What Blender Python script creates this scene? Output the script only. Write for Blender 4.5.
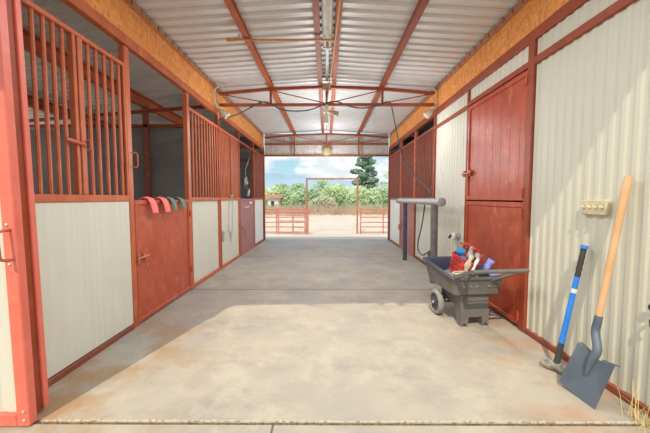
import bpy, bmesh, math, random
from math import sin, cos, pi, radians, atan, sqrt
from mathutils import Vector, Matrix
random.seed(7)
S = bpy.context.scene
for o in list(bpy.data.objects): bpy.data.objects.remove(o, do_unlink=True)
COL = S.collection
V = Vector

# ------------------------------------------------------------------ camera
F = 308.0
cam = bpy.data.objects.new('camera', bpy.data.cameras.new('camera'))
COL.objects.link(cam); S.camera = cam
cam.data.sensor_width = 36; cam.data.lens = 36*F/650
cam.data.clip_end = 6000
cam.location = (0, 0, 1.245)
cam.rotation_euler = (pi/2-atan(18.5/F), 0, atan(1.5/F))

# ------------------------------------------------------------------ world
SUN_TRAVEL = V((.285, 1, -1.19)).normalized()
W = bpy.data.worlds.new('sky'); S.world = W; W.use_nodes = True
nt = W.node_tree; N = nt.nodes; L = nt.links
N.clear()
out = N.new('ShaderNodeOutputWorld'); bg = N.new('ShaderNodeBackground')
tc = N.new('ShaderNodeTexCoord'); sp = N.new('ShaderNodeSeparateXYZ')
L.new(tc.outputs['Generated'], sp.inputs[0])
grad = N.new('ShaderNodeValToRGB'); L.new(sp.outputs[2], grad.inputs[0])
e = grad.color_ramp.elements
e[0].position = 0.0; e[0].color = (.62, .80, .88, 1)
e[1].position = .45; e[1].color = (.42, .62, .85, 1)
m1 = e.new(.13); m1.color = (.42, .70, .80, 1)
mp = N.new('ShaderNodeMapping'); mp.inputs['Scale'].default_value = (1, 1, 2.2)
mp.inputs['Location'].default_value = (4.1, 0.3, 1.4)
L.new(tc.outputs['Generated'], mp.inputs[0])
nz = N.new('ShaderNodeTexNoise'); nz.inputs['Scale'].default_value = 5.2
nz.inputs['Detail'].default_value = 7; nz.inputs['Roughness'].default_value = .55
L.new(mp.outputs[0], nz.inputs[0])
cr = N.new('ShaderNodeValToRGB'); L.new(nz.outputs[0], cr.inputs[0])
cr.color_ramp.elements[0].position = .45; cr.color_ramp.elements[1].position = .53
nz2 = N.new('ShaderNodeTexNoise'); nz2.inputs['Scale'].default_value = 16; L.new(mp.outputs[0], nz2.inputs[0])
cc = N.new('ShaderNodeValToRGB'); L.new(nz2.outputs[0], cc.inputs[0])
cc.color_ramp.elements[0].position = .38; cc.color_ramp.elements[0].color = (.78, .84, .88, 1)
cc.color_ramp.elements[1].position = .55; cc.color_ramp.elements[1].color = (1.0, 1.0, .99, 1)
mx = N.new('ShaderNodeMixRGB'); L.new(cr.outputs[0], mx.inputs[0]); L.new(grad.outputs[0], mx.inputs[1]); L.new(cc.outputs[0], mx.inputs[2])
L.new(mx.outputs[0], bg.inputs[0])
# hazy bright part of the sky around the sun
dt = N.new('ShaderNodeVectorMath'); dt.operation = 'DOT_PRODUCT'; L.new(tc.outputs['Generated'], dt.inputs[0])
dt.inputs[1].default_value = tuple(-SUN_TRAVEL)
mr = N.new('ShaderNodeMapRange'); L.new(dt.outputs['Value'], mr.inputs[0])
mr.inputs[1].default_value = 0.0; mr.inputs[2].default_value = 1.0
mr.inputs[3].default_value = 1.0; mr.inputs[4].default_value = 1.35
L.new(mr.outputs[0], bg.inputs[1])
L.new(bg.outputs[0], out.inputs[0])

# ------------------------------------------------------------------ sun, lights
sl = bpy.data.lights.new('sun', 'SUN'); sl.energy = 3.1; sl.angle = radians(.6); sl.color = (1, .87, .66)
so = bpy.data.objects.new('sun', sl); COL.objects.link(so)
so.rotation_euler = SUN_TRAVEL.to_track_quat('-Z', 'Y').to_euler(); so.location = (-3, -8, 10)
S.view_settings.view_transform = 'Standard'; S.view_settings.look = 'None'
S.view_settings.gamma = 1; S.view_settings.use_curve_mapping = False
S.view_settings.exposure = 0.1

def lamp(name, loc, energy, size, col=(.93, .97, 1.0), kind='AREA', rot=(0, 0, 0), sy=None, spread=None):
    l = bpy.data.lights.new(name, kind); l.energy = energy; l.color = col
    if kind == 'AREA':
        l.size = size
        if sy: l.shape = 'RECTANGLE'; l.size_y = sy
        if spread: l.spread = spread
    else: l.shadow_soft_size = size
    o = bpy.data.objects.new(name, l); COL.objects.link(o); o.location = loc; o.rotation_euler = rot
    return o
# strip light glow, plus added fill lamps in mid-air near the other fixtures
lamp('strip_light_glow', (0, 2.8, 3.02), 60, .15, sy=2.4)
lamp('fill_mid_alley', (0, 5.7, 2.0), 62, .25, kind='POINT')
lamp('fill_far_alley', (.0, 8.2, 2.1), 55, .25, kind='POINT')
lamp('fill_left', (-1.35, 4.9, 2.3), 8, .15, kind='POINT')
lamp('fill_right', (1.35, 4.9, 2.3), 8, .15, kind='POINT')

# ------------------------------------------------------------------ materials
def srgb(r, g, b):
    f = lambda c: (c/255/12.92) if c/255 <= .04045 else ((c/255+.055)/1.055)**2.4
    return (f(r), f(g), f(b), 1)
class Mat:
    def __init__(s, name, rgb, rough=.6, metal=0, spec=.4):
        s.m = bpy.data.materials.new(name); s.m.use_nodes = True
        s.t = s.m.node_tree; s.n = s.t.nodes; s.l = s.t.links
        s.b = s.n['Principled BSDF']; s.b.inputs['Base Color'].default_value = srgb(*rgb)
        s.b.inputs['Roughness'].default_value = rough; s.b.inputs['Metallic'].default_value = metal
        s.b.inputs['Specular IOR Level'].default_value = spec
        s.c = srgb(*rgb); s.src = None; s.co = None
    def coord(s):
        if not s.co:
            g = s.n.new('ShaderNodeNewGeometry'); s.co = g.outputs['Position']
        return s.co
    def noise(s, scale, detail=4, stretch=None, rough=.5, off=(0, 0, 0)):
        n = s.n.new('ShaderNodeTexNoise'); n.inputs['Scale'].default_value = scale
        n.inputs['Detail'].default_value = detail; n.inputs['Roughness'].default_value = rough
        m = s.n.new('ShaderNodeMapping'); m.inputs['Scale'].default_value = stretch or (1, 1, 1)
        m.inputs['Location'].default_value = off
        s.l.new(s.coord(), m.inputs[0]); s.l.new(m.outputs[0], n.inputs[0]); return n.outputs[0]
    def ramp(s, src, a, b):
        r = s.n.new('ShaderNodeMapRange'); r.inputs[1].default_value = a; r.inputs[2].default_value = b
        s.l.new(src, r.inputs[0]); return r.outputs[0]
    def blend(s, rgb, fac, amt=1.0):
        mul = s.n.new('ShaderNodeMath'); mul.operation = 'MULTIPLY'; s.l.new(fac, mul.inputs[0]); mul.inputs[1].default_value = amt
        x = s.n.new('ShaderNodeMixRGB'); s.l.new(mul.outputs[0], x.inputs[0])
        if s.src: s.l.new(s.src, x.inputs[1])
        else: x.inputs[1].default_value = s.c
        x.inputs[2].default_value = srgb(*rgb); s.src = x.outputs[0]
        s.l.new(s.src, s.b.inputs['Base Color']); return s
    def bump(s, src, dist=.01, strength=.5):
        b = s.n.new('ShaderNodeBump'); b.inputs['Distance'].default_value = dist; b.inputs['Strength'].default_value = strength
        s.l.new(src, b.inputs['Height']); s.l.new(b.outputs[0], s.b.inputs['Normal']); return s

def paint(name, rgb, dark, light, amt=.6, rough=.45, sc=1.0):
    m = Mat(name, rgb, rough)
    m.blend(dark, m.ramp(m.noise(5*sc, 6, rough=.7), .42, .68), amt)
    m.blend(light, m.ramp(m.noise(11*sc, 5, stretch=(1, 1, .6), rough=.65, off=(5, 2, 1)), .55, .72), amt*.6)
    n = m.noise(60, 2); m.bump(n, .001, .3)
    return m.m
M = {}
M['red_front'] = paint('pink_red_paint', (226, 116, 96), (206, 96, 74), (236, 152, 136), .5, .4)
M['red_dark'] = paint('deep_red_paint', (152, 68, 38), (118, 50, 30), (184, 98, 64), .6, .5)
M['red_stall'] = paint('stall_red_paint', (192, 102, 64), (160, 76, 46), (214, 136, 98), .6, .45)
M['red_half'] = paint('worn_red_door_paint', (188, 90, 62), (168, 70, 40), (210, 136, 116), .9, .5, .6)
M['rose'] = paint('faded_rose_paint', (170, 116, 114), (154, 98, 96), (198, 148, 144), .5, .6)
M['red_door'] = paint('dutch_door_red', (180, 78, 46), (152, 60, 34), (208, 126, 98), .9, .42, .7)
M['maroon'] = paint('maroon_boards', (142, 76, 56), (110, 56, 42), (172, 104, 84), .6, .6)
M['steel_red'] = paint('truss_red', (158, 80, 50), (124, 58, 38), (188, 112, 74), .6, .55)
M['purlin_orange'] = paint('purlin_rust_orange', (186, 98, 56), (150, 68, 40), (214, 138, 92), .7, .6)
M['closure'] = paint('eave_closure_brown', (178, 122, 84), (140, 84, 56), (205, 158, 118), .6, .7)
m = Mat('ivory_sheet', (210, 206, 190), .5); m.blend((194, 188, 168), m.ramp(m.noise(1.5, 6, stretch=(1, 1, .4), rough=.6), .45, .75), .5)
m.blend((176, 156, 124), m.ramp(m.noise(7, 6, stretch=(1, 1, .3), off=(3, 3, 3)), .62, .78), .5); M['ivory'] = m.m
m = Mat('ivory_near', (202, 200, 182), .5); m.blend((188, 184, 164), m.ramp(m.noise(1.5, 6, stretch=(1, 1, .4), rough=.6), .45, .75), .5); M['ivory_near'] = m.m
m = Mat('ivory_board', (214, 212, 196), .6); m.blend((204, 199, 180), m.ramp(m.noise(9, 3, stretch=(3, 3, .12)), .4, .6), .3)
m.blend((194, 187, 168), m.ramp(m.noise(2.5, 5, off=(1, 7, 2)), .52, .8), .4); M['board'] = m.m
m = Mat('white_sheet', (226, 226, 218), .5); m.blend((200, 198, 188), m.ramp(m.noise(3, 5), .45, .7), .4); M['white_panel'] = m.m
m = Mat('galvanised_roof', (218, 217, 214), .5, .1); m.blend((204, 205, 208), m.ramp(m.noise(2, 6, stretch=(.4, 3, 1)), .4, .7), .6); m.b.inputs['Roughness'].default_value = .42; m.b.inputs['Metallic'].default_value = .1; M['roof'] = m.m
m = Mat('galvanised_lean_roof', (226, 226, 224), .5, .1); m.blend((206, 206, 206), m.ramp(m.noise(2, 6), .4, .7), .6); M['roof2'] = m.m
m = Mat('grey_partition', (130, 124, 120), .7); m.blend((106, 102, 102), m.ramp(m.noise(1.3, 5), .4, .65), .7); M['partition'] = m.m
m = Mat('dirt', (204, 192, 178), .95); m.blend((186, 170, 150), m.ramp(m.noise(.5, 8, rough=.65), .4, .7), .6)
m.blend((226, 216, 200), m.ramp(m.noise(3, 6), .5, .75), .5); m.bump(m.noise(8, 6), .03, .6); M['dirt'] = m.m

# concrete with stains
m = Mat('concrete', (172, 163, 147), .8, spec=.3)
m.blend((148, 144, 139), m.ramp(m.noise(.9, 7, rough=.62), .42, .64), .7)
m.blend((132, 129, 126), m.ramp(m.noise(2.1, 9, stretch=(.8, 1.2, 1), rough=.74, off=(4, 1, 0)), .48, .7), .65)
m.blend((192, 184, 166), m.ramp(m.noise(3.4, 9, stretch=(1, .8, 1), rough=.74, off=(9, 4, 0)), .5, .7), .55)
# rust-brown wash marks along the left stall fronts
sx = m.n.new('ShaderNodeSeparateXYZ'); m.l.new(m.coord(), sx.inputs[0])
def mrg(src, a, b, c, d):
    r = m.n.new('ShaderNodeMapRange'); r.inputs[1].default_value = a; r.inputs[2].default_value = b
    r.inputs[3].default_value = c; r.inputs[4].default_value = d; m.l.new(src, r.inputs[0]); return r.outputs[0]
def mul(a, b):
    r = m.n.new('ShaderNodeMath'); r.operation = 'MULTIPLY'; m.l.new(a, r.inputs[0]); m.l.new(b, r.inputs[1]); return r.outputs[0]
leftm = mrg(sx.outputs[0], -.75, -1.5, 0, 1)
neary = mrg(sx.outputs[1], 3.6, 2.6, 0, 1)
st = m.ramp(m.noise(1.9, 8, rough=.6, off=(2, 8, 1)), .46, .6)
m.blend((162, 126, 86), mul(mul(leftm, neary), st), .8)
rightm = mrg(sx.outputs[0], .9, 1.5, 0, 1)
m.blend((172, 130, 92), mul(mul(rightm, neary), m.ramp(m.noise(2.3, 8, rough=.6, off=(7, 1, 5)), .44, .62)), .65)
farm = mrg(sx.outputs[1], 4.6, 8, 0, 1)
m.blend((158, 166, 174), mul(farm, m.ramp(m.noise(1.2, 6, off=(7, 7, 7)), .38, .6)), .5)  # cool daylight on the far floor, put into the concrete colour
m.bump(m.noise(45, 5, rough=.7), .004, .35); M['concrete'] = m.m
m = Mat('joint_grit', (120, 100, 76), .95); m.blend((70, 60, 48), m.ramp(m.noise(60, 3), .45, .6), .8); M['joint'] = m.m
m = Mat('pebbly_lip', (190, 180, 160), .95); m.blend((138, 122, 98), m.ramp(m.noise(55, 3), .5, .6), .8); M['pebble'] = m.m

# OSB: chips from stretched voronoi
m = Mat('osb', (226, 148, 74), .65)
def chips(scale, stretch, off):
    v = m.n.new('ShaderNodeTexVoronoi'); v.inputs['Scale'].default_value = scale
    mp = m.n.new('ShaderNodeMapping'); mp.inputs['Scale'].default_value = stretch; mp.inputs['Rotation'].default_value = off
    m.l.new(m.coord(), mp.inputs[0]); m.l.new(mp.outputs[0], v.inputs[0])
    s = m.n.new('ShaderNodeSeparateColor'); m.l.new(v.outputs['Color'], s.inputs[0]); return s.outputs[0]
m.blend((240, 178, 106), m.ramp(chips(26, (1, 1, 2.6), (.5, 0, 0)), .55, .9), .7)
m.blend((196, 112, 48), m.ramp(chips(19, (1, 2.4, 1), (-.6, 0, 0)), .7, .95), .7)
m.blend((208, 124, 58), m.ramp(m.noise(3, 4), .45, .7), .5)
M['osb'] = m.m
def simple(k, rgb, rough=.6, metal=0, dark=None, sc=12, amt=.5):
    m = Mat(k, rgb, rough, metal)
    d = dark or tuple(int(c*.78) for c in rgb)
    m.blend(d, m.ramp(m.noise(sc, 5), .42, .68), amt); M[k] = m.m
simple('rusty_latch', (196, 128, 92), .6, .2, (150, 84, 60), 40, .8)
simple('latch_red', (206, 110, 84), .5)
simple('screw', (214, 196, 186), .4, .5)
simple('pink_rubber', (252, 122, 118), .55, 0, (240, 100, 100))
simple('green_rubber', (104, 132, 120), .6, 0, (80, 104, 98))
simple('pipe_grey', (176, 176, 176), .5, .3, (146, 144, 142), 14, .7)
simple('pipe_dark', (86, 88, 102), .5, .3, (60, 60, 72))
simple('pipe_rust', (132, 128, 130), .6, .3, (120, 98, 88), 9, .8)
simple('hose_green', (72, 104, 84), .5); simple('cable_black', (66, 70, 70), .5)
simple('hose_dark', (74, 82, 80), .5)
simple('cart_grey', (112, 108, 104), .6, 0, (88, 86, 84), 5, .7)
simple('cart_inside', (72, 82, 100), .6, 0, (64, 76, 96), 5, .5)
simple('tyre', (142, 140, 134), .8, 0, (118, 116, 110), 15)
simple('wheel_hub', (78, 80, 86), .6); simple('hub_cap', (180, 180, 178), .5)
simple('basket_red', (232, 72, 66), .45, 0, (205, 50, 50)); simple('blue_plastic', (72, 158, 214), .4)
simple('white_plastic', (232, 230, 224), .45); simple('lavender_plastic', (158, 164, 236), .45)
simple('beige_cloth', (206, 192, 166), .9); simple('olive', (150, 146, 110), .7); simple('rope', (196, 186, 164), .9)
simple('sack', (128, 138, 140), .9); simple('orange_plastic', (214, 130, 90), .5)
simple('tool_blue', (46, 128, 224), .4, 0, (38, 112, 205)); simple('grip_black', (66, 64, 58), .8)
simple('sledge_steel', (176, 170, 156), .5, .5, (110, 108, 100), 25, .8); simple('wood_handle', (212, 172, 128), .55, 0, (196, 146, 98), 6, .6)
simple('shovel_steel', (98, 110, 122), .55, .2, (80, 90, 100), 7, .7)
simple('plate_beige', (204, 192, 158), .5); simple('toggle', (232, 226, 208), .4); simple('conduit', (214, 152, 92), .5, .1)
simple('conduit_pale', (206, 196, 174), .5, .2); simple('fixture_white', (226, 222, 206), .5)
simple('box_yellow', (176, 158, 118), .5); simple('black_iron', (48, 46, 48), .6)
simple('gate_rust', (196, 134, 116), .7, 0, (166, 100, 82), 6, .8); simple('bow_rust', (176, 122, 100), .7, 0, (150, 96, 76), 6, .8)
simple('straw', (226, 204, 140), .9, 0, (196, 168, 104)); simple('bark', (126, 104, 84), .9)
simple('fan_metal', (168, 166, 156), .4, .4)
simple('gable_sheet', (206, 204, 196), .6); simple('hill', (150, 172, 192), 1, 0, (136, 160, 176), .01, .7)  # hill is blue-grey because distance haze is put into its colour
simple('brush_dry', (206, 172, 146), 1, 0, (176, 136, 112), .4, .8)
simple('tube_white', (240, 240, 236), .4)
def leafmat(k, a, b):
    m = Mat(k, a, .8, spec=.2); m.blend(b, m.ramp(m.noise(2.2, 4), .4, .6), .8); M[k] = m.m
leafmat('leaf_a', (188, 208, 160), (160, 186, 136)); leafmat('leaf_b', (192, 210, 166), (166, 188, 144))  # leaf greens lightened; pale distance haze is put into the colours
leafmat('leaf_c', (174, 196, 156), (146, 170, 132)); leafmat('leaf_pine', (120, 152, 124), (92, 122, 98))
leafmat('leaf_grey', (186, 188, 162), (170, 166, 138))

# ------------------------------------------------------------------ mesh builder
class MB:
    def __init__(s): s.v = []; s.f = []
    def add(s, vs, fs):
        b = len(s.v); s.v += [V(p) for p in vs]; s.f += [[b+i for i in f] for f in fs]; return s
    def box(s, x0, y0, z0, x1, y1, z1):
        vs = [(x, y, z) for x in (x0, x1) for y in (y0, y1) for z in (z0, z1)]
        return s.add(vs, [(0, 1, 3, 2), (4, 6, 7, 5), (0, 4, 5, 1), (2, 3, 7, 6), (0, 2, 6, 4), (1, 5, 7, 3)])
    def cbox(s, c, h, chamf=.004):
        # chamfered box: centre c, half sizes h
        c = V(c); hx, hy, hz = h; k = min(chamf, hx*.45, hy*.45, hz*.45)
        bm = bmesh.new(); bmesh.ops.create_cube(bm, size=2)
        for v in bm.verts: v.co = V((v.co.x*hx, v.co.y*hy, v.co.z*hz))
        bmesh.ops.bevel(bm, geom=bm.edges[:], offset=k, segments=1, affect='EDGES')
        bm.verts.index_update()
        s.add([c+v.co for v in bm.verts], [[v.index for v in f.verts] for f in bm.faces]); bm.free(); return s
    def B(s, x0, y0, z0, x1, y1, z1, ch=.004):
        return s.cbox(((x0+x1)/2, (y0+y1)/2, (z0+z1)/2), (abs(x1-x0)/2, abs(y1-y0)/2, abs(z1-z0)/2), ch)
    def tube(s, pts, r, n=8, caps=True):
        pts = [V(p) for p in pts]; rs = r if isinstance(r, (list, tuple)) else [r]*len(pts)
        prev = None; rings = []; vs = []
        for i, p in enumerate(pts):
            d = ((pts[min(i+1, len(pts)-1)]-pts[max(i-1, 0)])).normalized()
            if prev is None: a = d.cross(V((0, 0, 1)) if abs(d.z) < .9 else V((1, 0, 0))).normalized()
            else: a = (prev-d*prev.dot(d)).normalized()
            prev = a; b = d.cross(a)
            for k in range(n):
                t = 2*pi*k/n+pi/n; vs.append(p+(a*cos(t)+b*sin(t))*rs[i])
        fs = []
        for i in range(len(pts)-1):
            for k in range(n): fs.append((i*n+k, i*n+(k+1) % n, (i+1)*n+(k+1) % n, (i+1)*n+k))
        if caps: fs += [tuple(range(n-1, -1, -1)), tuple((len(pts)-1)*n+k for k in range(n))]
        return s.add(vs, fs)
    def bar(s, p, q, w, h, up=(0, 0, 1)):
        p, q = V(p), V(q); d = (q-p).normalized(); a = d.cross(V(up)).normalized(); b = a.cross(d)
        vs = [P+a*(w/2*i)+b*(h/2*j) for P in (p, q) for i, j in ((-1, -1), (1, -1), (1, 1), (-1, 1))]
        return s.add(vs, [(0, 1, 2, 3), (4, 7, 6, 5), (0, 4, 5, 1), (1, 5, 6, 2), (2, 6, 7, 3), (3, 7, 4, 0)])
    def lathe(s, prof, o, ax, n=20):
        o = V(o); ax = V(ax).normalized(); a = ax.cross(V((0, 0, 1)) if abs(ax.z) < .9 else V((1, 0, 0))).normalized(); b = ax.cross(a)
        vs = []; fs = []
        for r, h in prof:
            for k in range(n): t = 2*pi*k/n; vs.append(o+ax*h+(a*cos(t)+b*sin(t))*max(r, 1e-4))
        for i in range(len(prof)-1):
            for k in range(n): fs.append((i*n+k, i*n+(k+1) % n, (i+1)*n+(k+1) % n, (i+1)*n+k))
        fs += [tuple(range(n)), tuple((len(prof)-1)*n+k for k in range(n))]
        return s.add(vs, fs)
    def loft(s, rings, cap0=True, cap1=True):
        n = len(rings[0]); vs = [p for r in rings for p in r]; fs = []
        for i in range(len(rings)-1):
            for k in range(n): fs.append((i*n+k, i*n+(k+1) % n, (i+1)*n+(k+1) % n, (i+1)*n+k))
        if cap0: fs.append(tuple(range(n)))
        if cap1: fs.append(tuple((len(rings)-1)*n+k for k in range(n)))
        return s.add(vs, fs)
    def xf(s, mat):
        s.v = [mat @ p for p in s.v]; return s
    def build(s, name, mat, parent=None, smooth=35, local=False):
        me = bpy.data.meshes.new(name)
        off = parent_off(parent) if (parent is not None and not local) else V((0, 0, 0))
        me.from_pydata([p-off for p in s.v], [], s.f)
        bm = bmesh.new(); bm.from_mesh(me); bmesh.ops.recalc_face_normals(bm, faces=bm.faces[:]); bm.to_mesh(me); bm.free()
        if smooth:
            me.polygons.foreach_set('use_smooth', [True]*len(me.polygons)); me.set_sharp_from_angle(angle=radians(smooth))
        me.materials.append(M[mat]); o = bpy.data.objects.new(name, me); COL.objects.link(o)
        if parent: o.parent = parent
        return o
def parent_off(p):
    off = V((0, 0, 0))
    while p: off += p.location; p = p.parent
    return off
def tag(o, label=None, cat=None, group=None, kind=None):
    if label: o['label'] = label
    if cat: o['category'] = cat
    if group: o['group'] = group
    if kind: o['kind'] = kind
    return o
def thing(name, loc, label, cat, group=None, kind=None, rz=0):
    o = bpy.data.objects.new(name, None); COL.objects.link(o); o.location = loc; o.rotation_euler = (0, 0, rz)
    o.empty_display_size = .1
    return tag(o, label, cat, group, kind)
def struct(o, label=None, cat=None): return tag(o, label, cat, kind='structure')

def corr(axis_along, a0, a1, b0, b1, plane, depth, period, sgn=1, duty=(.30, .12, .46, .12), th=.002, zfun=None):
    """corrugated sheet; ribs run along b, wave along a. axis_along 'y' => wave along Y, ribs vertical, sheet at x=plane."""
    prof = []; t = a0
    while t < a1-1e-6:
        u = t
        for k, (fr, h) in enumerate(zip(duty, (0, 0, 1, 1))):
            if u <= a1: prof.append((u, h*depth))
            u += fr*period
        t += period
    prof.append((a1, 0))
    mb = MB()
    n = len(prof)
    for side in (0, 1):
        for b in (b0, b1):
            for u, h in prof: mb.v.append((u, b, plane+sgn*h-side*sgn*th))
    f = []
    for i in range(n-1):
        f.append((i, i+1, n+i+1, n+i)); f.append((2*n+i, 3*n+i, 3*n+i+1, 2*n+i+1))
        f.append((i, 2*n+i, 2*n+i+1, i+1)); f.append((n+i, n+i+1, 3*n+i+1, 3*n+i))
    f.append((0, n, 3*n, 2*n)); f.append((n-1, 3*n-1+0, 4*n-1, 2*n-1) if False else (n-1, 3*n-1, 4*n-1, 2*n-1))
    mb.f = [list(q) for q in f]
    if axis_along == 'y': mb.v = [V((h, u, b)) for u, b, h in mb.v]
    elif axis_along == 'x': mb.v = [V((u, h, b)) for u, b, h in mb.v]
    return mb
def merge(*mbs):
    r = MB()
    for m in mbs: r.add(m.v, m.f)
    return r
WX = 1.83

# ================================================================== GROUND AND FLOOR
def gz(y):
    if y < 9.35: return -.06
    if y < 16.5: return -.06-(y-9.35)/7.15*.6
    if y < 34: return -.66
    return -.66+(y-34)*.012
g = MB(); ys = [-30, -8, -3, 0, 9.35, 10.5, 12, 13.5, 15, 16.5, 19, 22, 26, 30, 34, 40, 50, 70, 110, 180, 400]
xs = [-300, -80, -30, -14, -8, -4, 0, 4, 8, 14, 30, 80, 300]
for y in ys:
    for x in xs: g.v.append(V((x, y, gz(y))))
nx = len(xs)
for i in range(len(ys)-1):
    for j in range(nx-1): g.f.append([i*nx+j, i*nx+j+1, (i+1)*nx+j+1, (i+1)*nx+j])
struct(g.build('ground', 'dirt', smooth=0), 'pale bare dirt yard around and beyond the barn', 'ground')

fl = MB(); joints = [1.655, 4.136, 6.49, 8.47]
es = [1.645]+joints[1:]+[9.3]
for i in range(len(es)-1):
    a = es[i]+(.011 if i else .006); b = es[i+1]-(.011 if i < len(es)-2 else 0)
    fl.B(-WX-.03, a, -.12, WX+.03, b, 0, .004)
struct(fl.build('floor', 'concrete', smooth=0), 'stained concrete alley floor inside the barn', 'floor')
ap = MB().B(-5.6, -4.5, -.12, 0.02-.32, 1.63, -.006, .004).B(-.29, -4.5, -.12, 5.6, 1.63, -.006, .004)
struct(ap.build('floor_apron', 'concrete', smooth=0), 'concrete apron in front of the barn entrance', 'floor')
jo = MB()
for y in joints[1:]: jo.box(-WX, y-.014, -.05, WX, y+.014, -.006)
jo.box(-WX-3, 1.625, -.05, WX+3, 1.665, -.009)
jo.box(-.32, -4.5, -.05, -.28, 1.63, -.014)
struct(jo.build('trim_joint', 'joint', smooth=0), 'gritty filled joints between the floor slabs', 'joint')
lip = MB().B(-1.6, 1.646, -.02, 1.8, 1.652, .0008, .001); rr = random.Random(3)
x = -1.6
while x < 1.9:   # crumbly pale edge of the slab at the threshold
    w = rr.uniform(.015, .06); h = rr.uniform(-.004, .003); d = rr.uniform(.000, .006)
    lip.B(x, 1.655-d*.6, -.02, x+w*.9, 1.655+d, h*.6, .003); x += w
struct(lip.build('trim_threshold', 'pebble', smooth=0), 'crumbly pale pebble edge across the threshold', 'edge')

# ================================================================== ROOF
def zr(x): return 3.255-.062*abs(x)
Y0, Y1 = .86, 9.32
def roof_sheet(x0, x1, z0, z1, y0, y1):
    prof = []; t = y0; P = .152
    while t < y1:
        for o_, h in ((0, 0), (.096, 0), (.112, -.022), (.132, -.022)): prof.append((t+o_, h))
        t += P
    prof = [q for q in prof if q[0] < y1]+[(y1, 0)]; n = len(prof); mb = MB()
    for (x, z) in ((x0, z0), (x1, z1)):
        for dz in (0, .003):
            for y, h in prof: mb.v.append(V((x, y, z+h+dz)))
    for i in range(n-1):
        mb.f += [[i, i+1, 2*n+i+1, 2*n+i], [n+i, 3*n+i, 3*n+i+1, n+i+1], [i, n+i, n+i+1, i+1], [2*n+i, 2*n+i+1, 3*n+i+1, 3*n+i]]
    return mb
rf = merge(roof_sheet(-WX-.02, -.012, zr(WX), zr(0), Y0, Y1), roof_sheet(.012, WX+.02, zr(0), zr(WX), Y0, Y1))
struct(rf.build('ceiling', 'roof', smooth=0), 'white ribbed metal roof sheets over the alley', 'ceiling')
rc = MB().box(-.14, Y0, zr(0)+.024, .14, Y1, zr(0)+.034)
struct(rc.build('ceiling_ridge_cap', 'roof', smooth=0), 'flat metal ridge cap along the roof centre', 'roof cap')
lr = roof_sheet(-5.9, -WX-.02, 2.66, 3.13, Y0, Y1)
struct(lr.build('ceiling_left', 'roof2', smooth=0), 'grey ribbed roof over the left stalls', 'ceiling')
rr_ = roof_sheet(WX+.02, 5.9, 3.13, 2.66, Y0, Y1)
struct(rr_.build('ceiling_right', 'roof2', smooth=0), 'grey ribbed roof over the right-hand rooms', 'ceiling')

def purlin(x, w, z0, z1, y0, y1, mat, label, loc=None):
    mb = MB(); t = .012
    mb.box(x-w/2, y0, z0, x-w/2+t, y1, z1); mb.box(x-w/2+t, y0, z0, x+w/2, y1, z0+t); mb.box(x-w/2+t, y0, z1-t, x+w/2, y1, z1)
    tag(mb.build('roof_purlin', mat, smooth=0), label, 'purlin')
purlin(-.935, .07, 3.1, zr(.94)-.03, Y0+.02, Y1-.02, 'purlin_orange', 'rusty orange roof purlin midway between left beam and ridge')
purlin(.935, .07, 3.1, zr(.94)-.03, Y0+.02, Y1-.02, 'steel_red', 'deep red roof purlin midway between ridge and right beam')
purlin(-.105, .065, 3.12, zr(.14)-.03, Y0+.02, Y1-.02, 'steel_red', 'red ridge purlin just left of the strip light')
purlin(.125, .065, 3.12, zr(.16)-.03, Y0+.02, Y1-.02, 'purlin_orange', 'orange ridge purlin just right of the strip light')
purlin(-3.1, .09, 2.78, 2.955, Y0+.02, Y1-.02, 'purlin_orange', 'orange roof purlin over the left stalls behind the bars')
purlin(-4.5, .09, 2.63, 2.79, Y0+.02, Y1-.02, 'purlin_orange', 'outer roof purlin at the far side of the left stalls')

# side beams
for s, nm in ((-1, 'left'), (1, 'right')):
    t = thing('eave_beam', (s*(WX+.03), Y0+.02, 2.63), 'long orange chipboard beam with red flange above the %s wall' % nm, 'beam')
    y0, y1 = Y0+.02, 9.12
    MB().box(s*(WX+.012), y0, 2.73, s*(WX+.04), y1, 3.03).build('chipboard_web', 'osb', t, 0)
    fb = MB().B(s*(WX-.008), y0, 2.642 if s < 0 else 2.632, s*(WX+.06), y1, 2.73, .006); fb.build('bottom_flange', 'red_dark' if s > 0 else 'purlin_orange', t, 0)
    MB().box(s*(WX-.01), y0, zr(WX)+.006, s*(WX+.09), y1, zr(WX)+.02).build('light_stop', 'roof', t, 0)  # added strip that blocks the light leak between the roof sheets
    c = MB().box(s*(WX-.005), y0, 3.03, s*(WX+.05), y1, 3.05)
    y = y0
    while y < y1-.1:
        c.box(s*(WX+.031), y, 3.05, s*(WX+.05), y+.152, zr(WX)-.001); c.box(s*(WX-.003), y, 3.05, s*(WX+.03), y+.105, zr(WX)-.032); c.box(s*(WX+.006), y+.105, 3.05, s*(WX+.03), y+.152, zr(WX)-.032); y += .152
    c.build('closure_strip', 'closure', t, 0)

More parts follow.
